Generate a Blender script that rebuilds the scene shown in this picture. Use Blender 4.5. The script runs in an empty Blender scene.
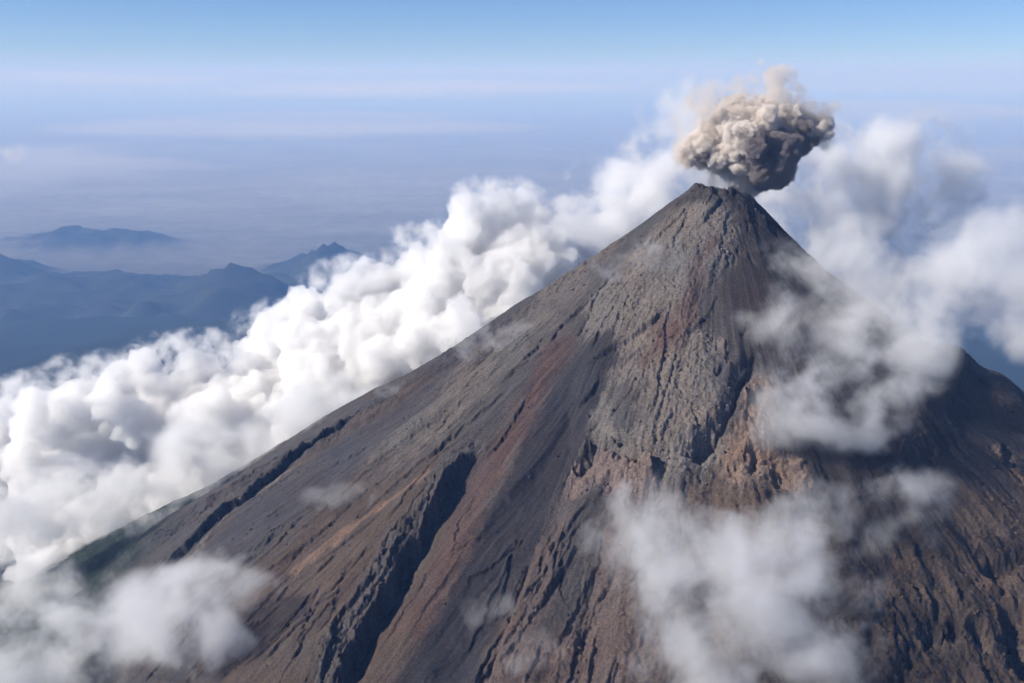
import bpy, math, random
import numpy as np

# ------------------------------------------------------------------ camera, sky, sun, exposure
scene = bpy.context.scene
COL = scene.collection
ZC = 4000.0                      # camera height above the coastal plain
HORIZON_Y = 72.0
FPX = 995.0
PITCH = math.atan((341.5 - HORIZON_Y) / FPX)
cam_d = bpy.data.cameras.new('camera')
cam_d.sensor_width = 36.0
cam_d.lens = 36.0 * FPX / 1024.0
cam_d.clip_start = 1.0
cam_d.clip_end = 600000.0
cam = bpy.data.objects.new('camera', cam_d)
COL.objects.link(cam)
cam.location = (0, 0, ZC)
cam.rotation_euler = (math.pi / 2 - PITCH, 0, 0)
scene.camera = cam

SUN_EL = math.radians(36.0)
SUN_DIR = np.array([-0.97, -0.20, 0.0])
SUN_DIR[:2] /= np.linalg.norm(SUN_DIR[:2])
SUN_DIR = np.array([SUN_DIR[0] * math.cos(SUN_EL), SUN_DIR[1] * math.cos(SUN_EL), math.sin(SUN_EL)])
SUN_AZ = math.atan2(SUN_DIR[0], SUN_DIR[1])
world = bpy.data.worlds.new('World')
scene.world = world
world.use_nodes = True
wn = world.node_tree.nodes
wl = world.node_tree.links
sky = wn.new('ShaderNodeTexSky')
sky.sky_type = 'NISHITA'
sky.sun_disc = False
sky.sun_elevation = SUN_EL
sky.sun_rotation = SUN_AZ
sky.altitude = 3800.0
sky.air_density = 1.0
sky.dust_density = 0.0
sky.ozone_density = 3.0
tint = wn.new('ShaderNodeVectorMath'); tint.operation = 'MULTIPLY'
tint.inputs[1].default_value = (0.76, 0.88, 1.13)
wl.new(sky.outputs[0], tint.inputs[0])
wl.new(tint.outputs[0], wn['Background'].inputs[0])
wn['Background'].inputs[1].default_value = 0.064

sun_d = bpy.data.lights.new('sun', 'SUN')
sun_d.energy = 4.8
sun_d.angle = math.radians(0.5)
sun_d.color = (1.0, 0.95, 0.88)
sun = bpy.data.objects.new('sun', sun_d)
COL.objects.link(sun)
from mathutils import Vector
sun.rotation_euler = Vector(SUN_DIR).to_track_quat('Z', 'Y').to_euler()
sun.location = (0, 0, 9000)

vs = scene.view_settings
vs.view_transform = 'Standard'
vs.look = 'None'
vs.exposure = 0.62
vs.gamma = 1.0
vs.use_curve_mapping = False

cy = scene.cycles
cy.max_bounces = 24
cy.diffuse_bounces = 2
cy.glossy_bounces = 1
cy.transmission_bounces = 2
cy.volume_bounces = 7
cy.transparent_max_bounces = 24
cy.use_denoising = True
cy.use_adaptive_sampling = True
cy.adaptive_threshold = 0.05
cy.caustics_reflective = False
cy.caustics_refractive = False
cy.volume_step_rate = 1.0
cy.volume_max_steps = 128

WITH_CLOUDS = True

# ------------------------------------------------------------------ numpy noise
_rng = np.random.RandomState(7)
_PERM = _rng.permutation(256).astype(np.int32)
_PERM = np.concatenate([_PERM, _PERM])
_ang = _rng.rand(256) * 2 * np.pi
_G2 = np.stack([np.cos(_ang), np.sin(_ang)], 1).astype(np.float32)
_g3 = _rng.normal(size=(256, 3)); _g3 /= np.linalg.norm(_g3, axis=1, keepdims=True)
_G3 = _g3.astype(np.float32)


def perlin2(x, y, seed=0):
    x = x + seed * 17.37; y = y + seed * 9.71
    xi = np.floor(x); yi = np.floor(y)
    xf = (x - xi).astype(np.float32); yf = (y - yi).astype(np.float32)
    xi = xi.astype(np.int32) & 255; yi = yi.astype(np.int32) & 255
    u = xf * xf * xf * (xf * (xf * 6 - 15) + 10)
    v = yf * yf * yf * (yf * (yf * 6 - 15) + 10)
    x1 = (xi + 1) & 255; y1 = (yi + 1) & 255
    a = _PERM[xi]; b = _PERM[x1]

    def g(h, dx, dy):
        gg = _G2[h]
        return gg[..., 0] * dx + gg[..., 1] * dy
    n00 = g(_PERM[a + yi], xf, yf); n10 = g(_PERM[b + yi], xf - 1, yf)
    n01 = g(_PERM[a + y1], xf, yf - 1); n11 = g(_PERM[b + y1], xf - 1, yf - 1)
    nx0 = n00 + u * (n10 - n00); nx1 = n01 + u * (n11 - n01)
    return (nx0 + v * (nx1 - nx0)) * 1.5


def perlin3(x, y, z):
    xi = np.floor(x); yi = np.floor(y); zi = np.floor(z)
    xf = (x - xi).astype(np.float32); yf = (y - yi).astype(np.float32); zf = (z - zi).astype(np.float32)
    xi = xi.astype(np.int32) & 255; yi = yi.astype(np.int32) & 255; zi = zi.astype(np.int32) & 255
    u = xf * xf * (3 - 2 * xf); v = yf * yf * (3 - 2 * yf); w = zf * zf * (3 - 2 * zf)
    x1 = (xi + 1) & 255; y1 = (yi + 1) & 255; z1 = (zi + 1) & 255

    def g(a, b, c, dx, dy, dz):
        h = _PERM[_PERM[_PERM[a] + b] + c]
        gg = _G3[h]
        return gg[..., 0] * dx + gg[..., 1] * dy + gg[..., 2] * dz

    def L(a, b, t): return a + t * (b - a)
    r0 = L(L(g(xi, yi, zi, xf, yf, zf), g(x1, yi, zi, xf - 1, yf, zf), u),
           L(g(xi, y1, zi, xf, yf - 1, zf), g(x1, y1, zi, xf - 1, yf - 1, zf), u), v)
    r1 = L(L(g(xi, yi, z1, xf, yf, zf - 1), g(x1, yi, z1, xf - 1, yf, zf - 1), u),
           L(g(xi, y1, z1, xf, yf - 1, zf - 1), g(x1, y1, z1, xf - 1, yf - 1, zf - 1), u), v)
    return L(r0, r1, w) * 1.5


def fbm2(x, y, octaves=4, gain=0.5, lac=2.03, seed=0):
    s = 0; a = 1.0; f = 1.0; t = 0
    for k in range(octaves):
        s = s + a * perlin2(x * f, y * f, seed + k * 3)
        t += a; a *= gain; f *= lac
    return s / t


def ridged2(x, y, octaves=4, gain=0.5, lac=2.07, seed=0):
    s = 0; a = 1.0; f = 1.0; t = 0
    for k in range(octaves):
        n = 1 - np.abs(perlin2(x * f, y * f, seed + k * 5)) * 1.6
        s = s + a * n
        t += a; a *= gain; f *= lac
    return s / t


def sstep(a, b, x):
    t = np.clip((x - a) / (b - a if b != a else 1e-6), 0, 1)
    return t * t * (3 - 2 * t)


# ------------------------------------------------------------------ pixel of the survey photo -> point on the mountain
CP, SP = math.cos(PITCH), math.sin(PITCH)


def ray(px, py):
    u = (px - 512.0) / FPX; v = (341.5 - py) / FPX
    d = np.array([u, CP + v * SP, -SP + v * CP])
    return d


def at(px, py, Y):
    """point at forward distance Y on the ray through the pixel"""
    d = ray(px, py)
    return np.array([d[0], d[1], d[2]]) * (Y / d[1]) + np.array([0, 0, ZC])


SX, SY = 425.0, 2040.0
SZ = 3772.0
_RL = np.array([0, 44, 58, 80, 165, 410, 720, 1045, 1300, 2000, 4000, 8000, 15000, 40000.])
_FL = np.array([0, 0, 3, 17, 84, 266, 480, 675, 845, 1230, 1900, 2750, 3500, 3768.])
_RR = np.array([0, 36, 50, 72, 200, 480, 640, 1000, 1500, 2500, 5000, 9000, 15000, 40000.])
_FR = np.array([0, 0, 6, 24, 150, 345, 425, 600, 830, 1250, 2100, 2900, 3500, 3768.])


def smooth_interp(r, R, F):
    # interpolate with light smoothing of the knots
    s = 0
    for k, w in ((0.93, .25), (1.0, .5), (1.07, .25)):
        s = s + w * np.interp(r * k, R, F)
    return s


def base_z(x, y):
    dx = x - SX; dy = y - SY
    r = np.sqrt(dx * dx + dy * dy) + 1e-6
    c = dx / r
    w = sstep(-0.25, 0.75, c)
    return SZ - ((1 - w) * smooth_interp(r, _RL, _FL) + w * smooth_interp(r, _RR, _FR))


def on_base(px, py):
    """where the pixel's ray meets the smooth cone"""
    d = ray(px, py)
    t = np.arange(400, 6000, 4.0)
    X = d[0] * t; Y = d[1] * t; Z = ZC + d[2] * t
    below = Z < base_z(X, Y)
    if not below.any():
        t0 = t[np.argmin(Z - base_z(X, Y))]
        return np.array([d[0] * t0, d[1] * t0])
    i = np.argmax(below)
    t0 = t[i] - 2
    return np.array([d[0] * t0, d[1] * t0])


def pl(*pts):
    return np.array([on_base(*p) for p in pts])


def line_dist(X, Y, L):
    """signed distance to a polyline (positive to its right going along it) and parameter 0..1"""
    best = np.full(X.shape, 1e9, np.float32); sg = np.ones(X.shape, np.float32); tt = np.zeros(X.shape, np.float32)
    seg = np.linalg.norm(L[1:] - L[:-1], axis=1); cum = np.concatenate([[0], np.cumsum(seg)]); tot = cum[-1]
    for i in range(len(L) - 1):
        a = L[i]; d = (L[i + 1] - a) / seg[i]
        px = X - a[0]; py = Y - a[1]
        t = np.clip(px * d[0] + py * d[1], 0, seg[i])
        qx = px - t * d[0]; qy = py - t * d[1]
        dist = np.sqrt(qx * qx + qy * qy)
        m = dist < best
        best = np.where(m, dist, best)
        cr = d[0] * py - d[1] * px
        sg = np.where(m, np.sign(cr), sg)
        tt = np.where(m, (cum[i] + t) / tot, tt)
    return best * sg, tt


# ------------------------------------------------------------------ helpers
def tag(o, label=None, cat=None, group=None, kind=None):
    if label: o['label'] = label
    if cat: o['category'] = cat
    if group: o['group'] = group
    if kind: o['kind'] = kind
    return o


def grid_mesh(name, X, Y, Z, attrs=None, cols=None):
    ny, nx = X.shape
    me = bpy.data.meshes.new(name)
    n = nx * ny
    co = np.stack([X.ravel(), Y.ravel(), Z.ravel()], 1).astype(np.float32)
    idx = np.arange(n, dtype=np.int32).reshape(ny, nx)
    q = np.stack([idx[:-1, :-1], idx[:-1, 1:], idx[1:, 1:], idx[1:, :-1]], -1).reshape(-1, 4)
    me.vertices.add(n); me.vertices.foreach_set('co', co.ravel())
    me.loops.add(q.size); me.loops.foreach_set('vertex_index', q.ravel())
    me.polygons.add(len(q)); me.polygons.foreach_set('loop_start', np.arange(0, q.size, 4, dtype=np.int32))
    me.polygons.foreach_set('use_smooth', np.ones(len(q), bool))
    me.update(calc_edges=True)
    for k, v in (attrs or {}).items():
        a = me.attributes.new(k, 'FLOAT', 'POINT'); a.data.foreach_set('value', v.astype(np.float32).ravel())
    for k, v in (cols or {}).items():
        a = me.attributes.new(k, 'FLOAT_COLOR', 'POINT')
        c4 = np.ones((n, 4), np.float32); c4[:, :3] = v.reshape(-1, 3)
        a.data.foreach_set('color', c4.ravel())
    o = bpy.data.objects.new(name, me)
    COL.objects.link(o)
    return o


def new_mat(name):
    m = bpy.data.materials.new(name); m.use_nodes = True
    return m, m.node_tree.nodes, m.node_tree.links


# ------------------------------------------------------------------ the volcano
def spaced(lo, hi, step, out_lo, out_hi, n):
    core = np.arange(lo, hi, step)
    g = (np.geomspace(1, 400, n) - 1) / 399
    left = lo - (lo - out_lo) * g[1:][::-1]
    right = core[-1] + (out_hi - core[-1]) * g[1:]
    return np.concatenate([left, core, right])


STEP = 1.7
xs = spaced(-1380, 1180, STEP, -14000, 14000, 70)
ys1 = np.arange(880, 1500, 1.35); ys2 = np.arange(1500, 2130, 1.8); ys3 = np.arange(2130, 2700, 5.0)
ysc = np.concatenate([ys1, ys2, ys3])
g_ = (np.geomspace(1, 400, 60) - 1) / 399
ys = np.concatenate([880 - (880 + 6000) * g_[1:][::-1], ysc, 2700 + 12000 * g_[1:]])
X, Y = np.meshgrid(xs, ys)
X = X.astype(np.float64); Y = Y.astype(np.float64)
dX = X - SX; dY = Y - SY
R = np.sqrt(dX ** 2 + dY ** 2) + 1e-3
PH = np.arctan2(dX, -dY)            # 0 towards the camera, + to the right
PH = PH + .035 * fbm2(X / 300, Y / 300, 3, seed=5) * sstep(80, 500, R)
H = base_z(X, Y)
near = 1 - sstep(1900, 3500, R)
far_amp = sstep(1500, 4000, R)

wx = 20 * fbm2(X / 70, Y / 70, 4, gain=.6, seed=3); wy = 20 * fbm2(X / 70, Y / 70, 4, gain=.6, seed=9)
jag = 7.0 * fbm2(X / 26, Y / 26, 4, gain=.7, seed=31)

slab = np.zeros_like(H)
rock = np.zeros_like(H)             # 0 smooth scree .. 1 broken rock
delta = np.zeros_like(H)


def sl(L, pad):
    """slice of the grid round a polyline"""
    x0, y0 = L.min(0) - pad; x1, y1 = L.max(0) + pad
    i0, i1 = np.searchsorted(xs, [x0, x1]); j0, j1 = np.searchsorted(ys, [y0, y1])
    return slice(j0, j1), slice(i0, i1)


def scarp(L, drop, ldec, rdec, edge=4.0, jagk=1.0, taper=0.15, up=0.55, wob=1.0, rk=0.8):
    """a break in the slope: crest on the left of the line, cliff falling to its right"""
    S = sl(L, 4 * max(ldec, rdec))
    s, t = line_dist(X[S] + wx[S] * .5 * wob, Y[S] + wy[S] * .5 * wob, L)
    s = s + jag[S] * jagk
    tp = sstep(0, taper, t) * (1 - sstep(1 - taper, 1.0, t))
    prof = np.where(s < 0, up * np.exp(-np.abs(s) / ldec), up - sstep(0, edge, s) * 1.0 + 0 * s)
    prof = np.where(s >= edge, -(1 - up) * np.exp(-(s - edge) / rdec), prof)
    endfade = np.exp(-np.maximum(np.abs(s) - 3 * max(ldec, rdec), 0) / 20)
    delta[S] += drop * prof * tp * endfade
    rock[S] = np.maximum(rock[S], rk * tp * np.exp(-np.abs(s - 2) / (edge * 2.2)))


def trough(L, width, depth, taper=0.2, jagk=0.7, p=2.0):
    S = sl(L, 3 * width)
    s, t = line_dist(X[S] + wx[S] * .4, Y[S] + wy[S] * .4, L)
    s = s + jag[S] * jagk
    tp = sstep(0, taper, t) * (1 - sstep(1 - taper, 1.0, t))
    delta[S] -= depth * tp * np.exp(-(np.abs(s) / width) ** p)


def blob(L, width, soft):
    """mask round a polyline, over the whole grid slice"""
    S = sl(L, width + soft * 2 + 20)
    s, t = line_dist(X[S] + wx[S], Y[S] + wy[S], L)
    return S, 1 - sstep(width - soft, width + soft, np.abs(s) + 1.2 * jag[S]), t


# --- broad form: radial ribs and gullies that widen down the cone
lit_side = 1 - .75 * sstep(.5, 1.0, PH)
n_r = perlin2(PH * 8, R / 700, 41) * 16 * lit_side + perlin2(PH * 22 + wx / 30, R / 300, 42) * 6 * lit_side
delta += n_r * sstep(60, 700, R) * near
fine = (perlin2(PH * 60 + wx / 40, R / 120, 43) * 1.5 + perlin2(PH * 150 + wx / 30, R / 70, 44) * .7) * lit_side
delta += fine * sstep(40, 500, R) * near
delta += fbm2(X / 260, Y / 260, 3, seed=50) * 10 * sstep(100, 500, R)
# lower skirts
delta += (ridged2(PH * 14, R / 2600, 4, seed=60) - .6) * 260 * sstep(1800, 5000, R)

# --- main features, laid along lines surveyed from the photo
# left levee of black rock and the step beside it
scarp(pl((368, 408), (330, 432), (290, 462), (245, 500), (190, 545), (150, 580)), 27, 26, 44, edge=5, taper=.1, wob=.6)
scarp(pl((392, 398), (350, 418), (300, 445), (250, 478), (205, 505)), 8, 16, 26, edge=5, taper=.1, wob=.6)
# the big scarp with the deep shadow
MAIN = pl((481, 446), (468, 458), (447, 478), (434, 505), (420, 525), (404, 548), (396, 566), (380, 590), (362, 622), (345, 650), (330, 700))
scarp(MAIN, 54, 60, 66, edge=7, taper=.12, up=.50, jagk=2.0)
scarp(MAIN + np.array([-16, 0]), 9, 12, 10, edge=3, taper=.2, up=.4, jagk=2.6)
scarp(MAIN + np.array([-34, 4]), 7, 12, 10, edge=3, taper=.25, up=.4, jagk=2.2)
trough(pl((440, 505), (412, 545), (398, 575), (372, 620), (345, 690)), 18, 24, jagk=1.5)
scarp(pl((400, 560), (360, 590), (335, 625), (318, 700)), 14, 22, 16, edge=5, up=.3, jagk=1.6)
# chute of dark scree between the red streak and the lava flow
CH = pl((592, 362), (575, 395), (560, 430), (540, 475), (505, 540), (468, 620), (440, 700))
trough(CH, 48, 20, taper=.12, jagk=.4)
scarp(pl((480, 712), (505, 640), (532, 560), (556, 490), (572, 440), (580, 400), (602, 362), (640, 338)), 12, 30, 60, edge=8, taper=.12, up=.2, jagk=1.3, rk=.6)
# shadowed breaks on the upper lava field
scarp(pl((668, 308), (650, 325), (630, 338), (606, 352), (592, 362)), 13, 20, 14, edge=4, taper=.2)
scarp(pl((655, 343), (640, 352), (625, 357), (612, 362)), 7, 12, 8, edge=3)
scarp(pl((622, 268), (600, 290), (578, 312), (558, 330), (545, 345)), 8, 18, 12, edge=4)
scarp(pl((600, 292), (588, 318), (575, 335)), 6, 12, 10, edge=3)
scarp(pl((560, 345), (540, 352), (515, 368)), 6, 12, 10, edge=3)
# left silhouette knobs
scarp(pl((640, 230), (600, 255), (560, 283), (528, 306)), 7, 12, 18, edge=4)
# summit rocks
scarp(pl((722, 196), (712, 208), (703, 226)), 12, 20, 16, edge=4, up=.6)
scarp(pl((736, 196), (765, 220), (800, 250), (830, 275)), 12, 18, 12, edge=5, up=.7)
for G_, d_ in ((((698, 198), (680, 215), (655, 240), (630, 262)), 7), (((732, 200), (722, 230), (716, 262), (706, 290)), 5), (((745, 200), (752, 230), (762, 262)), 6),
              (((690, 205), (678, 230), (668, 258)), 5), (((757, 205), (772, 232), (792, 262)), 7)):
    scarp(pl(*G_), d_, 14, 12, edge=4, taper=.25, jagk=1.3, up=.5)
# right edge channel of the lava field
CHAN = pl((755, 345), (748, 362), (736, 382), (728, 405), (716, 425), (702, 440), (690, 462))
trough(CHAN, 10, 26, taper=.25, jagk=1.3)
scarp(CHAN, 24, 26, 20, edge=5, taper=.2, up=.7)
scarp(pl((768, 378), (752, 386), (744, 402), (742, 425)), 10, 10, 10, edge=4, jagk=1.5)
trough(pl((718, 428), (700, 445), (694, 464)), 16, 26, jagk=1.6)
# toe of the lava field: a cliff that drops downslope
TOE = pl((660, 492), (650, 470), (640, 458), (622, 452), (606, 450), (592, 440), (580, 446), (572, 470), (560, 490))
scarp(TOE, -30, 18, 24, edge=5, taper=.12, up=.35, jagk=1.6, rk=1)
trough(pl((584, 438), (598, 442), (592, 458), (578, 474)), 11, 24, jagk=1.6)
trough(pl((600, 452), (625, 458), (645, 470)), 9, 17, jagk=1.6)
scarp(pl((554, 540), (545, 570), (532, 605)), 8, 12, 10, edge=3)
# cliff rocks to the right of the channel
trough(pl((752, 445), (756, 462), (748, 474)), 8, 14, jagk=1.6)
trough(pl((742, 400), (748, 415)), 6, 10, jagk=1.6)
scarp(pl((680, 520), (672, 550), (660, 572)), 8, 16, 14, edge=5, jagk=1.6)
# right shoulder: a craggy crest and the hollow beside it
SHO = pl((958, 352), (945, 380), (925, 415), (905, 450))
trough(SHO, 42, -26, taper=.0, jagk=2.0)
trough(pl((1000, 372), (1010, 400), (1030, 440)), 34, -16, taper=.0, jagk=2)
scarp(pl((960, 352), (965, 372), (955, 400), (940, 430)), 12, 16, 20, edge=4, taper=.15, up=.6, jagk=2)
# long gullies that join on their way down
for G_ in (((520, 372), (430, 440), (360, 495), (300, 548), (250, 600)), ((470, 395), (420, 430), (360, 478)), ((400, 470), (345, 515), (290, 560), (240, 610)),
           ((330, 570), (305, 620), (290, 690)), ((352, 560), (335, 600), (312, 650)), ((640, 500), (610, 570), (575, 640), (560, 700)), ((610, 510), (590, 570), (575, 640)),
           ((560, 490), (548, 540), (525, 610), (505, 690)), ((690, 480), (665, 560), (640, 640), (630, 700)), ((700, 560), (665, 600), (640, 640))):
    Lg = pl(*G_); trough(Lg, 9, 5, taper=.25, jagk=1.6, p=1.5); scarp(Lg, 6, 14, 12, edge=4, taper=.25, up=.5, jagk=1.6, rk=.5)
# lower right badlands
scarp(pl((870, 473), (892, 466), (925, 445)), 6, 10, 10, edge=3, jagk=1.5)
scarp(pl((1000, 440), (1000, 462), (1015, 480), (1040, 495)), 16, 26, 30, edge=6, up=.4, jagk=1.5)
scarp(pl((965, 545), (985, 540), (1003, 535)), 9, 12, 12, edge=4, jagk=2)
trough(pl((985, 572), (1003, 562), (1015, 556), (1023, 566)), 12, 22, jagk=2)
trough(pl((1010, 585), (1024, 640), (1050, 700)), 26, 30, jagk=2)
for a, b, c, d, w_, dd in ((955, 605, 950, 640, 9, 22), (978, 612, 980, 645, 9, 22), (935, 600, 925, 640, 8, 18), (905, 640, 895, 700, 12, 20),
                           (870, 610, 850, 700, 12, 16), (1003, 600, 1008, 640, 8, 20)):
    trough(pl((a, b), ((a + c) / 2 + 4, (b + d) / 2), (c, d)), w_, dd, jagk=2)
scarp(pl((1060, 640), (1015, 632), (985, 640), (950, 632), (925, 640)), -14, 14, 20, edge=5, jagk=2)

# --- many small broken ledges, the way old lava edges and slide scars run down the slope
rl = random.Random(21)
for (x0, x1, y0, y1, cnt, dmin, dmax, lmin, lmax) in ((470, 680, 225, 380, 26, 2.5, 7, 60, 260), (230, 500, 385, 560, 40, 2, 6, 80, 380), (260, 400, 520, 683, 26, 3, 9, 50, 220),
                                           (500, 670, 490, 683, 50, 3, 10, 30, 200), (850, 1024, 520, 683, 46, 5, 12, 20, 90), (600, 730, 290, 450, 16, 3, 8, 30, 130),
                                           (180, 330, 440, 560, 14, 4, 8, 30, 120), (720, 800, 380, 480, 12, 5, 10, 15, 50), (660, 860, 480, 683, 26, 4, 10, 20, 80),
                                           (740, 1000, 300, 520, 16, 2, 5, 20, 80), (655, 760, 196, 260, 16, 3, 7, 15, 50)):
    for k in range(cnt):
        p0 = on_base(rl.uniform(x0, x1), rl.uniform(y0, y1))
        u_ = p0 - np.array([SX, SY]); u_ /= np.linalg.norm(u_) + 1e-6
        a_ = math.atan2(u_[1], u_[0]) + rl.gauss(0, .15)
        Ls = rl.uniform(lmin, lmax); pts = [p0]
        for q_ in range(6):
            a_ += rl.gauss(0, .13); pts.append(pts[-1] + np.array([math.cos(a_), math.sin(a_)]) * Ls / 6)
        scarp(np.array(pts), rl.uniform(dmin, dmax) * rl.choice((1, 1, 1, -.7)), rl.uniform(6, 16), rl.uniform(5, 14), edge=rl.uniform(2, 4), taper=.35, jagk=rl.uniform(.6, 1.5), up=rl.uniform(.3, .7), rk=.8)

# broken crest along the left skyline
crest = np.exp(-((dY - 30) / 110) ** 2) * sstep(-120, -320, dX) * (1 - sstep(-1150, -1350, dX) * 0)
crest = crest * (1 - sstep(1150, 1400, R))
delta += crest * ((ridged2(X / 70, Y / 46, 5, gain=.6, seed=151) - .55) * 22)
rock = np.maximum(rock, crest * .75 * sstep(-.2, .3, fbm2(X / 130, Y / 90, 3, seed=152)))

# --- crater
cr = np.exp(-(np.sqrt((dX - 12) ** 2 + (dY - 8) ** 2) / 34) ** 4)
delta -= 34 * cr
delta += (10 * fbm2(X / 20, Y / 20, 5, gain=.75, seed=77) + 5 * (ridged2(X / 30, Y / 30, 3, seed=78) - .6)) * np.exp(-(R / 95) ** 2)

for (ax, ay, bx_, by_, w_, d_) in ((-62, -26, -30, -42, 15, -5), (8, -56, 24, -52, 11, -12), (-26, -52, -14, -56, 8, 9), (40, -42, 52, -34, 8, -7), (-50, 14, -40, 30, 12, -8), (30, 30, 44, 20, 10, -9), (-8, -54, -2, -56, 5, -5)):
    trough(np.array([[SX + ax, SY + ay], [SX + bx_, SY + by_]]), w_, d_, taper=0, jagk=1.5)
# --- zones: broken rock, colours (what the ground itself is made of)
grey_ash = np.array([.075, .066, .064]); lava = np.array([.185, .160, .142]); dark = np.array([.040, .033, .032])
scree = np.array([.062, .056, .060]); brown = np.array([.110, .078, .058]); red = np.array([.108, .064, .054])
orange = np.array([.240, .150, .105]); tan = np.array([.270, .190, .145]); pink = np.array([.200, .148, .130])
black = np.array([.026, .024, .025]); green = np.array([.020, .030, .017])
C = np.zeros(X.shape + (3,)) + grey_ash


ptch = fbm2(PH * 26 + X / 80, R / 60, 6, gain=.75, seed=68) * 1.9


def paint(L, width, soft, colour, k=1.0, rk=None, along=True, streak=0.0):
    S, m, t = blob(L, width, soft)
    m = np.clip(m + (m * (1 - m)) * 5.0 * ptch[S], 0, 1)
    if streak:
        n = perlin2(PH[S] * 140, R[S] / 220, 71) + .6 * perlin2(PH[S] * 330, R[S] / 150, 72)
        m = m * np.clip(1 - streak + streak * (n * 1.6 + .8), 0, 1)
    m = (m * k)[..., None]
    C[S] = C[S] * (1 - m) + colour * m
    if rk is not None:
        rock[S] = rock[S] * (1 - m[..., 0]) + rk * m[..., 0]


# broad tints
paint(pl((340, 560), (420, 600), (300, 650)), 200, 90, brown * .8, .8, .12)
paint(pl((480, 350), (380, 430), (260, 520), (180, 600)), 100, 40, scree, .85, .05, streak=.3)
paint(pl((420, 385), (330, 440), (230, 510)), 26, 14, brown * .9, .6, .35, streak=.4)
paint(pl((600, 250), (540, 310), (470, 380), (420, 430)), 80, 50, lava * .8, .85, .35, streak=.4)
# whole right part: brown, broken
paint(pl((640, 520), (600, 600), (560, 690)), 130, 50, pink * .62, .85, .55, streak=.2)
paint(pl((760, 520), (780, 690)), 150, 60, brown, .9, .6)
paint(pl((900, 560), (960, 690)), 170, 60, brown * .85, .9, .75)
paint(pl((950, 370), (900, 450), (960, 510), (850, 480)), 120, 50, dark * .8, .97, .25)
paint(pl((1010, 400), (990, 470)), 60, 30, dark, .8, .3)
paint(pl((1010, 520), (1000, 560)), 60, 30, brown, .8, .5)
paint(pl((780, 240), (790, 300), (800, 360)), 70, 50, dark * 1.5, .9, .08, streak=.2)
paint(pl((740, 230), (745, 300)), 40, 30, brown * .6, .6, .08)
# lava field
paint(pl((690, 235), (650, 290), (640, 350), (650, 400), (650, 440)), 92, 26, lava, .95, .8)
paint(pl((610, 300), (600, 380), (600, 420)), 46, 20, lava * .95, .9, .85)
paint(pl((690, 360), (700, 410), (690, 440)), 50, 20, lava * 1.05, .9, .95)
paint(pl((620, 395), (625, 420)), 24, 12, grey_ash * 1.1, .9, .25)
for L_, w_ in ((pl((690, 235), (650, 290), (640, 350), (650, 400), (650, 440)), 88), (pl((610, 300), (600, 380), (600, 420)), 42), (pl((690, 360), (700, 410), (690, 440)), 46)):
    S_, m_, t_ = blob(L_, w_, 16)
    slab[S_] = np.maximum(slab[S_], m_)
# toe blocks and tan rocks
paint(pl((585, 478), (610, 480), (640, 480)), 26, 8, pink * 1.05, .95, 1.0)
paint(pl((765, 385), (750, 430), (738, 468), (790, 472)), 27, 12, tan * .85, .9, .9)
paint(pl((738, 455), (760, 448), (780, 470)), 16, 9, orange * 1.0, .7, .9)
paint(pl((1005, 455), (1024, 480)), 20, 8, tan * .8, .9, .9)
# red streaks
paint(pl((712, 240), (700, 262), (690, 300), (682, 330), (665, 345)), 15, 12, red * 1.05, .75, None, streak=.2)
paint(pl((556, 352), (540, 385), (515, 425), (490, 465), (460, 520), (420, 620)), 34, 22, red * .85, .8, .1, streak=.35)
paint(pl((548, 362), (534, 392)), 10, 7, red * 1.1, .8, .2)
paint(pl((432, 482), (400, 496), (365, 517), (335, 540), (300, 565)), 7, 6, orange * .9, .85, .1, streak=.4)
paint(pl((660, 330), (675, 345), (650, 360)), 22, 12, red, .5, None)
# dark chute
paint(pl((588, 362), (570, 400), (556, 435), (530, 490), (490, 570), (450, 650), (425, 700)), 54, 12, dark * np.array([.90, .98, 1.12]), .97, .02, streak=.12)
# ash slope below the toe
paint(pl((590, 505), (575, 560), (555, 620)), 30, 12, grey_ash * .85, .9, .05, streak=.3)
# levee
paint(pl((368, 408), (330, 432), (290, 462), (245, 500), (190, 545)), 12, 7, black * 1.2, .9, 1.0)
paint(pl((300, 462), (240, 505), (192, 552)), 6, 4, lava * 1.3, .6, 1.0, streak=.5)
# cliff faces are darker rock
paint(MAIN + np.array([-14, 0]), 16, 8, grey_ash * 1.25, .7, 1.0)
paint(pl((395, 560), (370, 590), (345, 630), (325, 690)), 24, 10, grey_ash * 1.3, .7, 1.0)
# crater rim
paint(pl((684, 200), (715, 196), (750, 202)), 22, 10, grey_ash * .75, .85, .9)
paint(pl((745, 205), (775, 225), (810, 258)), 26, 14, dark * 1.1, .85, .8)
# vegetation far down the left flank
veg = sstep(1080, 1400, R + 120 * fbm2(X / 200, Y / 200, 3, seed=81)) * sstep(.2, -.3, PH + .0)
veg = np.where(PH < -0.55, sstep(1130, 1420, R + 150 * fbm2(X / 200, Y / 200, 3, seed=81)), 0)
veg = np.maximum(veg, sstep(2200, 3200, R))
C = C * (1 - veg[..., None]) + green * veg[..., None]
rock = np.maximum(rock, veg * .5)

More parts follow.
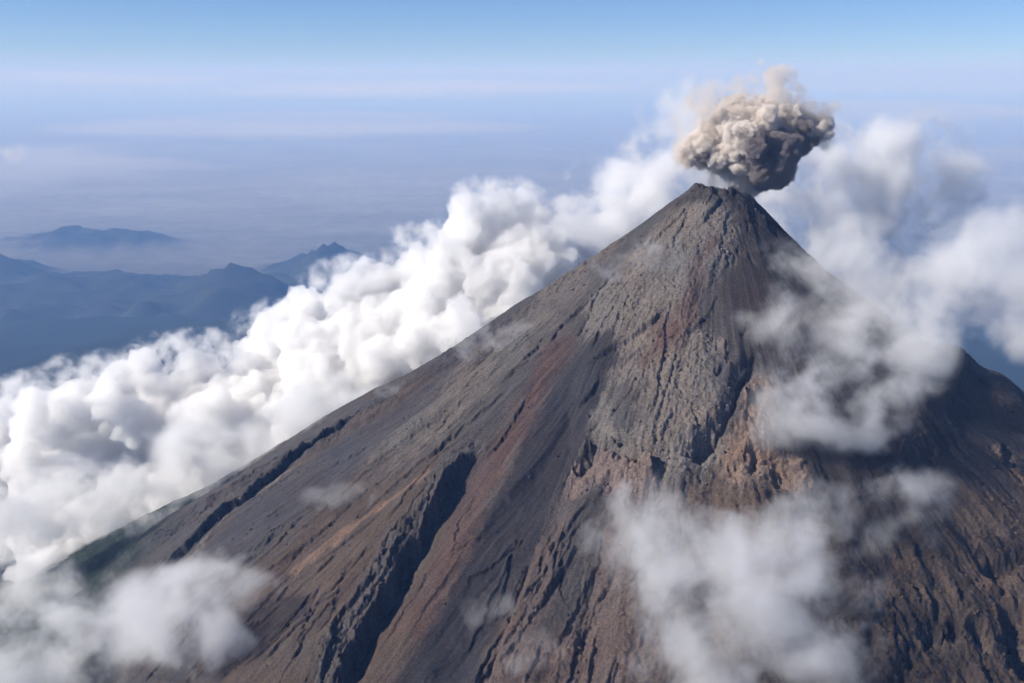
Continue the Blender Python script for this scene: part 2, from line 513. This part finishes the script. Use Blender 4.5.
# --- broken-rock relief in the rocky zones, fine ripples elsewhere
rg = (ridged2(X / 34 + wx / 40, Y / 26 + wy / 40, 5, gain=.55, seed=90) - .62)
lob = (ridged2(PH * 70 + wx / 14, R / 24 + wy / 30, 3, seed=95) - .6)
rg2 = (ridged2(X / 13 + wx / 12, Y / 11 + wy / 12, 3, gain=.6, seed=97) - .6)
big = (ridged2(X / 95 + wx / 60, Y / 120 + wy / 60, 3, gain=.5, seed=98) - .6)
crk = ridged2(X / 16 + 1.3 * fbm2(X / 50, Y / 50, 3, seed=131), Y / 8 + 1.6 * fbm2(X / 45, Y / 45, 3, seed=133), 4, gain=.62, seed=135) - .6
delta += near * rock * ((rg * 13 + big * 16 * rock * sstep(150, 500, R)) * (1 - .62 * slab) + rg2 * 5.5 + lob * 1.5 + crk * 6.5 * slab)
delta += slab * 9 * sstep(60, 300, R)
ledge = sstep(.15, .5, fbm2(PH * 14 + wx / 60, R / 260, 3, seed=99)) * (1 - rock)
delta += near * ledge * (ridged2(PH * 45 + wx / 25, R / 90, 4, gain=.6, seed=100) - .6) * 5
delta += near * (1 - rock) * (fbm2(PH * 260 + wx / 12, R / 40, 3, seed=101) * .6) * lit_side ** 2
delta += near * fbm2(X / 6, Y / 6, 3, gain=.6, seed=105) * (.5 + 1.9 * rock)
# patchy colour that belongs to the ground: radial streaks and blotches
st = perlin2(PH * 100 + wx / 30, R / 160, 111) + .7 * perlin2(PH * 260 + wx / 20, R / 70, 112) + .5 * perlin2(PH * 600 + wx / 16, R / 40, 113)
bl = fbm2(X / 45, Y / 45, 4, gain=.6, seed=115)
C = C * .60 * np.clip(1 + .24 * st * (1 - .5 * rock) + .35 * bl, .45, 1.8)[..., None]
hue = fbm2(X / 120, Y / 120, 3, seed=120)
C[..., 0] *= 1 + .12 * hue; C[..., 2] *= 1 - .10 * hue
H = H + delta
H = np.maximum(H, -20)

volcano = grid_mesh('volcano', X, Y, H, {'rock': rock}, {'ground': C})
tag(volcano, 'steep volcanic cone of grey scree, lava rock and reddish streaks', kind='structure')
m, N, Lk = new_mat('volcano_ground')
b = N['Principled BSDF']; b.inputs['Roughness'].default_value = .95
b.inputs['Specular IOR Level'].default_value = .15
att = N.new('ShaderNodeAttribute'); att.attribute_name = 'ground'
atr = N.new('ShaderNodeAttribute'); atr.attribute_name = 'rock'
tc = N.new('ShaderNodeTexCoord')
n1 = N.new('ShaderNodeTexNoise'); n1.inputs['Scale'].default_value = .28; n1.inputs['Detail'].default_value = 5; n1.inputs['Roughness'].default_value = .7
Lk.new(tc.outputs['Object'], n1.inputs['Vector'])
mr = N.new('ShaderNodeMapRange'); mr.inputs['From Min'].default_value = .3; mr.inputs['From Max'].default_value = .7
mr.inputs['To Min'].default_value = .45; mr.inputs['To Max'].default_value = 1.65
Lk.new(n1.outputs['Fac'], mr.inputs['Value'])
mx = N.new('ShaderNodeVectorMath'); mx.operation = 'SCALE'
Lk.new(att.outputs['Color'], mx.inputs[0]); Lk.new(mr.outputs[0], mx.inputs['Scale'])
Lk.new(mx.outputs[0], b.inputs['Base Color'])
bp = N.new('ShaderNodeBump'); bp.inputs['Distance'].default_value = 2.4
ms = N.new('ShaderNodeMapRange'); ms.inputs['To Min'].default_value = .25; ms.inputs['To Max'].default_value = 1.0
Lk.new(atr.outputs['Fac'], ms.inputs['Value']); Lk.new(ms.outputs[0], bp.inputs['Strength'])
Lk.new(n1.outputs['Fac'], bp.inputs['Height']); Lk.new(bp.outputs[0], b.inputs['Normal'])
volcano.data.materials.append(m)



# ------------------------------------------------------------------ loose rubble on the slope
def height_at(x, y):
    i = np.clip(np.searchsorted(xs, x) - 1, 0, len(xs) - 2); j = np.clip(np.searchsorted(ys, y) - 1, 0, len(ys) - 2)
    fx = (x - xs[i]) / (xs[i + 1] - xs[i]); fy = (y - ys[j]) / (ys[j + 1] - ys[j])
    return (H[j, i] * (1 - fx) * (1 - fy) + H[j, i + 1] * fx * (1 - fy) + H[j + 1, i] * (1 - fx) * fy + H[j + 1, i + 1] * fx * fy), rock[j, i], C[j, i]


rg_ = np.random.RandomState(33)
NB = 26000
bx = rg_.uniform(-1000, 1100, NB); by = rg_.uniform(900, 2100, NB)
bz, brk, bcol = height_at(bx, by)
br_ = np.hypot(bx - SX, by - SY)
keep = (rg_.rand(NB) < (.10 + .9 * brk)) & (br_ > 60) & (br_ < 1150)
bx, by, bz, bcol = bx[keep], by[keep], bz[keep], bcol[keep]
import bmesh
bm = bmesh.new(); bmesh.ops.create_icosphere(bm, subdivisions=1, radius=1.0)
iv = np.array([q.co[:] for q in bm.verts]); if_ = np.array([[q.index for q in f.verts] for f in bm.faces]); bm.free()
nb = len(bx)
size = .5 + 1.0 * rg_.pareto(2.6, nb).clip(0, 2.2)
vv = iv[None] * (1 + rg_.uniform(-.28, .28, (nb, len(iv), 1))) * rg_.uniform(.7, 1.25, (nb, 1, 3)) * size[:, None, None]
vv = vv + np.stack([bx, by, bz + .15 * size], 1)[:, None]
ff = if_[None] + (np.arange(nb) * len(iv))[:, None, None]
rme = bpy.data.meshes.new('rubble'); vv = vv.reshape(-1, 3).astype(np.float32); ff = ff.reshape(-1, 3).astype(np.int32)
rme.vertices.add(len(vv)); rme.vertices.foreach_set('co', vv.ravel()); rme.loops.add(ff.size); rme.loops.foreach_set('vertex_index', ff.ravel())
rme.polygons.add(len(ff)); rme.polygons.foreach_set('loop_start', np.arange(0, ff.size, 3, dtype=np.int32)); rme.update(calc_edges=True)
ca = rme.attributes.new('ground', 'FLOAT_COLOR', 'POINT')
cc = np.ones((nb, len(iv), 4), np.float32); cc[..., :3] = (bcol * rg_.uniform(.8, 1.7, (nb, 1)))[:, None]
ca.data.foreach_set('color', cc.ravel())
rme.materials.append(m)
rub = bpy.data.objects.new('rubble', rme); COL.objects.link(rub)
tag(rub, 'loose boulders and broken lava scattered over the slope', kind='stuff')
# ------------------------------------------------------------------ the coastal plain and the far hills
gx = np.concatenate([-np.geomspace(26000, 240000, 30)[::-1], np.arange(-25500, 25500, 170), np.geomspace(26000, 240000, 30)])
gy = np.concatenate([np.linspace(-20000, 8000, 12), np.arange(8200, 34000, 110), np.geomspace(34300, 240000, 60)])
GX, GY = np.meshgrid(gx, gy)
GZ = 12 * fbm2(GX / 900, GY / 900, 3, seed=201)


def hill(px, py, Yd, w, dd, hgt, rough=.7, seed=0):
    global GZ
    d = ray(px, py); cx = d[0] * Yd / d[1]
    wxx = GX + 900 * fbm2(GX / 2500, GY / 2500, 3, seed=seed); wyy = GY + 900 * fbm2(GX / 2500, GY / 2500, 3, seed=seed + 4)
    g = np.exp(-((wxx - cx) / w) ** 2 - ((wyy - Yd) / dd) ** 2)
    n = ridged2(GX / 1900 + fbm2(GX / 1500, GY / 1500, 3, seed=seed), GY / 1900, 6, gain=.55, seed=seed + 9)
    GZ = np.maximum(GZ, g * hgt * (1 - rough + rough * 1.4 * n))


# heights chosen from the survey: ridge tops at known pixels
hill(60, 290, 16800, 4200, 2600, 430, seed=211)
hill(245, 285, 16800, 1300, 1700, 800, seed=221)
hill(185, 330, 14800, 3800, 1900, 300, seed=226)
hill(325, 262, 19800, 1300, 1100, 650, seed=231)
hill(95, 262, 23500, 1900, 1200, 420, seed=241)
hill(-30, 275, 18500, 1500, 1300, 600, seed=251)
hill(20, 350, 12500, 3000, 1500, 260, seed=261)
hill(150, 365, 12800, 2200, 1300, 260, seed=264)
hill(110, 310, 15600, 2600, 1100, 420, seed=267)
hill(290, 330, 14600, 1800, 900, 300, seed=269)
hill(340, 300, 17000, 2200, 1300, 300, seed=271)
GC = np.zeros(GX.shape + (3,))
fld = fbm2(GX / 1500, GY / 700, 5, gain=.65, seed=281); fl2 = fbm2(GX / 5200, GY / 2200, 4, seed=291)
GZ = GZ + (ridged2(GX / 700, GY / 700, 4, seed=301) - .55) * 230 * sstep(60, 220, GZ)
hill_m = sstep(60, 260, GZ)
plain_c = np.array([.200, .200, .190]) * (1 + .2 * fld + .35 * fl2)[..., None]
hill_c = np.array([.024, .030, .027]) * (1 + .95 * fld)[..., None]
plain_c = plain_c * (.38 + .62 * sstep(15000, 36000, GY))[..., None]  # paler with distance: haze put into the colour of the plain
GC = plain_c * (1 - hill_m[..., None]) + hill_c * hill_m[..., None]
GC = np.clip(GC, .008, .4)
plain = grid_mesh('land', GX, GY, GZ, cols={'ground': GC})
tag(plain, 'hazy lowland plain with blue hills far below the volcano', kind='structure')
m, N, Lk = new_mat('land_ground')
b = N['Principled BSDF']; b.inputs['Roughness'].default_value = .95; b.inputs['Specular IOR Level'].default_value = .1
att = N.new('ShaderNodeAttribute'); att.attribute_name = 'ground'
tc = N.new('ShaderNodeTexCoord'); n1 = N.new('ShaderNodeTexNoise'); n1.inputs['Scale'].default_value = .002; n1.inputs['Detail'].default_value = 6; n1.inputs['Roughness'].default_value = .7
Lk.new(tc.outputs['Object'], n1.inputs['Vector'])
mr = N.new('ShaderNodeMapRange'); mr.inputs['From Min'].default_value = .3; mr.inputs['From Max'].default_value = .7
mr.inputs['To Min'].default_value = .75; mr.inputs['To Max'].default_value = 1.25
Lk.new(n1.outputs['Fac'], mr.inputs['Value'])
mx = N.new('ShaderNodeVectorMath'); mx.operation = 'SCALE'
Lk.new(att.outputs['Color'], mx.inputs[0]); Lk.new(mr.outputs[0], mx.inputs['Scale'])
Lk.new(mx.outputs[0], b.inputs['Base Color'])
plain.data.materials.append(m)


# ------------------------------------------------------------------ air
def haze_box():
    v = [(x, y, z) for x in (-260000, 260000) for y in (-60000, 260000) for z in (-60, ZC + 600)]
    f = [(0, 1, 3, 2), (4, 6, 7, 5), (0, 4, 5, 1), (2, 3, 7, 6), (0, 2, 6, 4), (1, 5, 7, 3)]
    me = bpy.data.meshes.new('haze'); me.from_pydata(v, [], f)
    o = bpy.data.objects.new('haze', me); COL.objects.link(o)
    m, N, Lk = new_mat('haze_air'); N.remove(N['Principled BSDF'])
    pv = N.new('ShaderNodeVolumePrincipled')
    pv.inputs['Color'].default_value = HAZE_COL
    pv.inputs['Absorption Color'].default_value = (.72, .62, .96, 1)
    pv.inputs['Density'].default_value = HAZE_D
    pv.inputs['Anisotropy'].default_value = 0.0
    pv.inputs['Density Attribute'].default_value = ''
    Lk.new(pv.outputs[0], N['Material Output'].inputs['Volume'])
    me.materials.append(m)
    tag(o, 'pale blue haze filling the air over the plain', kind='stuff')


HAZE_COL = (0.23, 0.46, 1.0, 1)
HAZE_D = 2.8e-5
haze_box()


# ------------------------------------------------------------------ clouds
def vol_mat(name, colour, density, aniso=0.0):
    m, N, Lk = new_mat(name); N.remove(N['Principled BSDF'])
    pv = N.new('ShaderNodeVolumePrincipled')
    pv.inputs['Color'].default_value = (*colour, 1)
    pv.inputs['Absorption Color'].default_value = (0, 0, 0, 1)
    pv.inputs['Density'].default_value = density
    pv.inputs['Anisotropy'].default_value = aniso
    pv.inputs['Density Attribute'].default_value = ''
    Lk.new(pv.outputs[0], N['Material Output'].inputs['Volume'])
    return m, N, Lk, pv


def ico(sub):
    import bmesh
    bm = bmesh.new(); bmesh.ops.create_icosphere(bm, subdivisions=sub, radius=1.0)
    v = np.array([p.co[:] for p in bm.verts], np.float32)
    f = np.array([[q.index for q in p.verts] for p in bm.faces], np.int32)
    bm.free()
    return v, f


_ICO3 = ico(3)


def mesh_np(name, v, f):
    me = bpy.data.meshes.new(name); k = f.shape[1]
    me.vertices.add(len(v)); me.vertices.foreach_set('co', v.astype(np.float32).ravel())
    me.loops.add(f.size); me.loops.foreach_set('vertex_index', f.astype(np.int32).ravel())
    me.polygons.add(len(f)); me.polygons.foreach_set('loop_start', np.arange(0, f.size, k, dtype=np.int32))
    me.polygons.foreach_set('use_smooth', np.ones(len(f), bool))
    me.update(calc_edges=True)
    return me


def billow_mesh(name, puffs, voxel, amps, seed=0):
    """union of puffs, remeshed, then swollen into cauliflower billows; amps = [(size, amplitude), ...]"""
    v0, f0 = _ICO3
    V = []; F = []; n = 0
    for (c, r) in puffs:
        r = np.array(r) if np.ndim(r) else np.array([r, r, r])
        V.append(v0 * r + np.array(c)); F.append(f0 + n); n += len(v0)
    V = np.concatenate(V); F = np.concatenate(F)
    org = V.mean(0)
    me = mesh_np(name, V - org, F)
    o = bpy.data.objects.new(name, me); COL.objects.link(o); o.location = org
    md = o.modifiers.new('r', 'REMESH'); md.mode = 'VOXEL'; md.voxel_size = voxel; md.use_smooth_shade = True

    def remesh(vx):
        o.modifiers.clear()
        md = o.modifiers.new('r', 'REMESH'); md.mode = 'VOXEL'; md.voxel_size = vx; md.use_smooth_shade = True
        me2 = bpy.data.meshes.new_from_object(o.evaluated_get(bpy.context.evaluated_depsgraph_get()))
        old = o.data; o.modifiers.clear(); o.data = me2; bpy.data.meshes.remove(old); me2.name = name
        return me2
    me2 = remesh(voxel * 2)
    for k, (size, amp) in enumerate(amps):
        nv = len(me2.vertices)
        co = np.empty(nv * 3, np.float32); me2.vertices.foreach_get('co', co); co = co.reshape(-1, 3)
        no = np.empty(nv * 3, np.float32); me2.vertex_normals.foreach_get('vector', no); no = no.reshape(-1, 3)
        q = co / size + seed * 3.1 + k * 7.7
        n = np.abs(perlin3(q[:, 0], q[:, 1], q[:, 2]))          # creases between round lobes
        n = np.sqrt(np.clip(n, 0, 1)) - .45
        co += no * (n * amp)[:, None]
        me2.vertices.foreach_set('co', co.ravel()); me2.update()
        me2 = remesh(voxel * (2.0 if size > voxel * 12 else 1))
    me2.materials.clear()
    return o


def px_puff(px, py, Yd, rpx, squash=(1, 1, 1)):
    c = at(px, py, Yd); r = rpx * Yd / FPX
    return (c, (r * squash[0], r * squash[1], r * squash[2]))


rnd = random.Random(5)
# the long bank of cumulus behind the left flank, following its surveyed skyline
top = [(-60, 405, 3050), (0, 398, 3050), (50, 385, 3080), (110, 375, 3100), (150, 355, 3120), (200, 350, 3150), (250, 330, 3180), (290, 305, 3200), (305, 285, 3200),
       (345, 268, 3200), (370, 248, 3200), (420, 240, 3200), (452, 222, 3200), (472, 196, 3200), (495, 190, 3220), (525, 198, 3250), (555, 212, 3300), (590, 224, 3350),
       (625, 208, 3350), (650, 190, 3350)]
puffs = []
for (px, py, Yd) in top:
    r = rnd.uniform(17, 27)
    puffs.append(px_puff(px + rnd.uniform(-3, 3), py + r, Yd + rnd.uniform(-40, 40), r))
for k in range(210):
    i = rnd.random() * (len(top) - 1); a = top[int(i)]; b2 = top[int(i) + 1]; f = i - int(i)
    px = a[0] + (b2[0] - a[0]) * f; py = a[1] + (b2[1] - a[1]) * f; Yd = a[2]
    dn = rnd.uniform(0, 1)
    r = 22 + 22 * rnd.random()
    yy = py + r + 10 + dn * 150
    puffs.append(px_puff(px + dn * rnd.uniform(-10, 40), yy, Yd - dn * 420 + rnd.uniform(-90, 90), r, (1.2, 1.1, .9)))
for (px, py) in ((40, 420), (25, 440), (60, 435), (205, 412), (190, 425), (215, 428), (130, 430), (110, 400), (75, 410), (425, 340), (440, 335), (405, 350), (460, 320), (385, 360)):
    puffs.append(px_puff(px, py, 2850, 26))
bank = billow_mesh('cloud_bank', puffs, 4.2, [(300, 90), (130, 60), (62, 42), (32, 27), (16, 16)], seed=3)
bank.data.materials.append(vol_mat('cloud_white', (.995, .995, .997), .030, .2)[0])
tag(bank, 'long bank of billowing white cumulus behind the left flank', 'cloud')


def soft_cloud(name, label, parts, density, nsize=75.0, lo=.02, hi=1.15, w=2.3, colour=(.99, .99, .992), seed=0.0, kind=None, parent=None, warp=.25, rough=.63, step=.34, stretch=(1, 1, 1), cap=.55):
    """one closed hull round a few soft ellipsoids, filled with uneven drifting vapour.
    parts = [(px, py, depth or lift, rx px, ry px, rdepth m, weight)]: a depth under 200 is metres of lift off the slope towards the viewer"""
    E = []
    for (px, py, dpt, rx, ry, rd, wt) in parts:
        if dpt < 400:
            q = on_base(px, py); Yd = q[1] - dpt
        else:
            Yd = dpt
        c = at(px, py, Yd); E.append((c, np.array([rx * Yd / FPX, rd, ry * Yd / FPX]), wt))
    org = np.mean([e[0] for e in E], 0)
    v0, f0 = _ICO3
    V = []; F = []; n = 0
    for c, r, wt in E:
        V.append(v0 * r * 1.15 + c - org); F.append(f0 + n); n += len(v0)
    me = mesh_np(name, np.concatenate(V), np.concatenate(F))
    o = bpy.data.objects.new(name, me); COL.objects.link(o); o.location = org
    if len(E) > 1:
        md = o.modifiers.new('r', 'REMESH'); md.mode = 'VOXEL'; md.voxel_size = max(6.0, min(min(r) for _, r, _ in E) / 6)
        me2 = bpy.data.meshes.new_from_object(o.evaluated_get(bpy.context.evaluated_depsgraph_get()))
        o.modifiers.clear(); o.data = me2; bpy.data.meshes.remove(me); me2.name = name; me2.materials.clear(); me = me2
    m, N, Lk, pv = vol_mat(name + '_vapour', colour, 0, .25)
    m.cycles.volume_step_rate = step
    tc = N.new('ShaderNodeTexCoord')

    def M(op, a, b=None, c=None):
        q = N.new('ShaderNodeMath'); q.operation = op
        for i, z in enumerate((a, b, c)):
            if z is None: continue
            if hasattr(z, 'links'): Lk.new(z, q.inputs[i])
            else: q.inputs[i].default_value = z
        return q.outputs[0]

    def VM(op, a, b=None):
        q = N.new('ShaderNodeVectorMath'); q.operation = op
        Lk.new(a, q.inputs[0])
        if b is not None:
            if hasattr(b, 'links'): Lk.new(b, q.inputs[1])
            else: q.inputs[1].default_value = tuple(float(z) for z in b)
        return q.outputs['Value'] if op in ('LENGTH', 'DOT_PRODUCT') else q.outputs[0]
    P = tc.outputs['Object']
    wn_ = N.new('ShaderNodeTexNoise'); wn_.inputs['Scale'].default_value = 1.0; wn_.inputs['Detail'].default_value = 2
    Lk.new(VM('ADD', VM('DIVIDE', P, (nsize * 1.7 * stretch[0], nsize * 1.7 * stretch[1], nsize * 1.7 * stretch[2])), (seed + 9, seed * .5, seed)), wn_.inputs['Vector'])
    Pw = VM('ADD', P, VM('MULTIPLY', VM('SUBTRACT', wn_.outputs['Color'], (.5, .5, .5)), (nsize * 2.3 * stretch[0], nsize * 2.3 * stretch[1], nsize * 2.3 * stretch[2])))
    acc = None; hull = None
    for c, r, wt in E:
        d0 = M('SUBTRACT', 1.15, VM('LENGTH', VM('DIVIDE', VM('SUBTRACT', P, c - org), r)))
        hull = d0 if hull is None else M('MAXIMUM', hull, d0)
        d = VM('LENGTH', VM('DIVIDE', VM('SUBTRACT', Pw, c - org), r))
        f = M('MULTIPLY', M('SUBTRACT', 1.0, d), wt)
        acc = f if acc is None else M('SMOOTH_MAX', acc, f, .25)
    ns = N.new('ShaderNodeTexNoise'); ns.inputs['Scale'].default_value = 1.0; ns.inputs['Detail'].default_value = 4.5
    ns.inputs['Roughness'].default_value = rough; ns.inputs['Distortion'].default_value = warp
    Lk.new(VM('ADD', VM('DIVIDE', P, (nsize * stretch[0], nsize * stretch[1], nsize * stretch[2])), (seed, seed * .7, seed * 1.3)), ns.inputs['Vector'])
    val = M('ADD', M('MINIMUM', M('MULTIPLY', acc, 1.5), cap), M('MULTIPLY', M('SUBTRACT', ns.outputs['Fac'], .52), w * 2))
    mr = N.new('ShaderNodeMapRange'); mr.interpolation_type = 'SMOOTHSTEP'
    mr.inputs['From Min'].default_value = lo; mr.inputs['From Max'].default_value = hi; mr.inputs['To Max'].default_value = density
    Lk.new(val, mr.inputs['Value'])
    m2 = N.new('ShaderNodeMapRange'); m2.interpolation_type = 'SMOOTHSTEP'
    m2.inputs['From Min'].default_value = 0; m2.inputs['From Max'].default_value = .25
    Lk.new(hull, m2.inputs['Value'])
    m3 = N.new('ShaderNodeMapRange'); m3.interpolation_type = 'SMOOTHSTEP'; m3.inputs['From Min'].default_value = -.15; m3.inputs['From Max'].default_value = .15
    Lk.new(acc, m3.inputs['Value'])
    Lk.new(M('MULTIPLY', mr.outputs[0], M('MULTIPLY', m2.outputs[0], m3.outputs[0])), pv.inputs['Density'])
    me.materials.append(m)
    if parent is not None:
        o.location = Vector(o.location) - Vector(parent.location); o.parent = parent
    elif kind:
        tag(o, label, None, None, kind)
    else:
        tag(o, label, 'mist' if name == 'mist_wisp' else 'cloud', 'wisps of mist on the slope' if name == 'mist_wisp' else None)
    return o


soft_cloud('cloud', 'large ragged white cloud drifting across the right flank',
    [(915, 290, 150, 180, 80, 120, .9), (1015, 272, 220, 130, 92, 140, 1), (825, 395, 90, 110, 95, 70, .85), (818, 325, 60, 95, 60, 60, .9), (872, 345, 110, 95, 70, 80, .7)],
    .023, 115, seed=2.9)
soft_cloud('cloud', 'pale cloud hanging low over the middle of the slope',
    [(745, 560, 80, 135, 120, 80, 1), (755, 630, 80, 165, 120, 80, 1), (700, 660, 70, 115, 80, 60, .9), (875, 520, 50, 110, 75, 50, .7), (645, 540, 40, 115, 90, 45, .7)],
    .019, 95, seed=4.1)
soft_cloud('cloud', 'torn grey cloud over the green foot of the left slope',
    [(115, 620, 120, 120, 85, 100, 1), (195, 625, 110, 125, 75, 90, .9), (60, 670, 120, 150, 80, 100, .9), (20, 610, 125, 80, 55, 110, .6), (200, 565, 60, 110, 36, 60, .6)],
    .018, 120, seed=7.7)
soft_cloud('cloud', 'thin white steam behind the summit to the right of the ash',
    [(812, 175, 2500, 120, 100, 110, 1.1), (880, 190, 2550, 120, 85, 100, .7), (790, 220, 2450, 90, 75, 90, 1.1)], .034, 120, seed=2.2)
soft_cloud('cloud', 'soft white cloud rising behind the left shoulder of the summit',
    [(668, 165, 2650, 62, 75, 120, 1), (620, 205, 2800, 75, 50, 140, 1), (700, 130, 2600, 50, 55, 90, .9)], .030, 130, seed=5.2)
soft_cloud('fringe', None,
    [(20, 392, 3000, 80, 24, 110, 1), (110, 372, 3050, 80, 24, 110, 1), (200, 352, 3100, 80, 26, 110, 1), (285, 326, 3120, 60, 30, 110, 1), (365, 280, 3120, 70, 30, 110, 1),
     (440, 244, 3120, 60, 28, 110, 1), (495, 196, 3150, 60, 24, 110, 1), (570, 218, 3200, 60, 26, 110, 1)], .020, 55, seed=19.4, parent=bank, step=.32)
soft_cloud('skirt', None,
    [(330, 415, 2450, 90, 45, 150, 1), (210, 455, 2400, 90, 45, 150, 1), (90, 495, 2300, 110, 50, 150, 1), (0, 520, 2150, 100, 60, 150, 1)], .020, 100, seed=17.2, parent=bank, step=.32)
for lab, parts, dn, sd in (
    ('faint veil of vapour lying on the grey rock below the summit', [(655, 262, 12, 75, 26, 40, 1)], .010, .4),
    ('small puff of mist low on the dark scree', [(478, 612, 25, 42, 46, 30, 1)], .012, 3.4),
    ('small puff of mist beside the pink rubble', [(535, 650, 25, 42, 40, 30, 1)], .012, 9.4),
    ('thin mist on the grey scree of the left flank', [(345, 505, 20, 60, 26, 35, 1)], .010, 11.0),
    ('wisp of cloud spilling over the ridge of the left flank', [(500, 342, 15, 55, 24, 40, 1)], .014, 12.5),
    ('wisp of cloud curling over the black rock levee', [(392, 398, 15, 40, 22, 35, 1)], .014, 14.5)):
    soft_cloud('mist_wisp', lab, parts, dn, 70, seed=sd)
soft_cloud('cloud', 'small grey cloud above the far plain at the left', [(14, 148, 9000, 22, 14, 200, 1)], .0035, 260, seed=21.0)

# ------------------------------------------------------------------ the ash plume
PY = 2060
pf = []
for (px, py, r, dd) in ((700, 148, 17, 0), (690, 155, 11, 0), (712, 138, 16, 10), (716, 158, 13, -10), (730, 128, 20, 0), (745, 142, 22, -15), (760, 125, 20, 0), (742, 118, 16, 10),
                        (775, 140, 21, 0), (790, 122, 16, 5), (803, 128, 14, 0), (818, 130, 14, 0), (824, 126, 10, 0), (768, 160, 20, 0), (752, 172, 15, 0), (780, 158, 14, 10),
                        (745, 165, 15, -12), (735, 176, 9, -10), (752, 186, 11, 0), (738, 188, 10, 0), (742, 196, 12, 8), (728, 168, 9, 0), (795, 145, 11, 0), (735, 108, 12, 10), (765, 108, 12, 10), (722, 120, 12, 0)):
    pf.append(px_puff(px, py, PY + dd * 2, r, (1, 1.3, 1)))
    for k in range(5):
        a = rnd.uniform(0, 6.28); q = rnd.uniform(.5, .95)
        pf.append(px_puff(px + r * q * math.cos(a), py + r * q * math.sin(a), PY + dd * 2 + rnd.uniform(-1.3, .6) * r * 2, r * rnd.uniform(.28, .5)))
plume = bpy.data.objects.new('ash_plume', None); COL.objects.link(plume); plume.location = at(738, 186, PY)
tag(plume, 'dense brown ash cloud billowing above the crater', 'ash plume')
AMPS = [(40, 15), (22, 15), (11, 11), (5.5, 6)]


def plume_part(name, puffs, colour, density, seed):
    o = billow_mesh(name, puffs, 1.5, AMPS, seed=seed)
    o.location = Vector(o.location) - Vector(plume.location); o.parent = plume
    o.data.materials.append(vol_mat(name, colour, density, .0)[0])
    return o


plume_part('pale_ash', pf, (.87, .825, .78), .16, 9)
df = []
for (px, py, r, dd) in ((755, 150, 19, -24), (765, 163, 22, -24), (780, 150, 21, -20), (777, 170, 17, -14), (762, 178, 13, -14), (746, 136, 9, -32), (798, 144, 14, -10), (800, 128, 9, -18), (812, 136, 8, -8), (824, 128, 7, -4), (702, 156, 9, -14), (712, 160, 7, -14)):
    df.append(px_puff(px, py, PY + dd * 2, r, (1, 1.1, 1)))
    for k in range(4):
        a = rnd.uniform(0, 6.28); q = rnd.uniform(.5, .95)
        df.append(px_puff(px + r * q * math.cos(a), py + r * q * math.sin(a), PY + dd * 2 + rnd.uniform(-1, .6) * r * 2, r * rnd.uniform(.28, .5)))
plume_part('shaded_ash', df, (.38, .34, .335), .16, 12)  # lower-right lobes coloured darker, the plume's shade put into the ash colour
soft_cloud('ash_veil', None,
    [(768, 104, PY + 10, 48, 42, 60, 1.2), (725, 122, PY + 10, 60, 42, 60, 1.2), (795, 125, PY + 10, 56, 32, 50, 1), (742, 180, PY - 5, 42, 20, 45, 1.1), (700, 150, PY, 40, 36, 50, 1)], .055, 45, colour=(.95, .89, .82), seed=15.0, parent=plume)

# thin layers of cloud far out over the plain
for lab, parts, sd in (('thin pinkish layer of cloud on the horizon at the left', [(110, 78, 60000, 160, 7, 6000, 1)], 31.0),
                       ('long pale streak of thin cloud across the hazy plain', [(110, 160, 32000, 190, 16, 5000, 1), (-40, 178, 30000, 130, 18, 5000, 1)], 34.0),
                       ('faint uneven layers of cloud along the horizon', [(420, 88, 60000, 260, 9, 9000, 1), (900, 112, 52000, 260, 12, 8000, 1), (300, 124, 45000, 240, 12, 8000, 1), (1000, 150, 38000, 200, 10, 6000, 1)], 38.0)):
    soft_cloud('haze_layers' if 'faint' in lab else 'cloud', lab, parts, .00009, 5000, seed=sd, stretch=(2.5, 1, .12), lo=-.2, hi=1.2, w=1.0, kind='stuff' if 'faint' in lab else None)
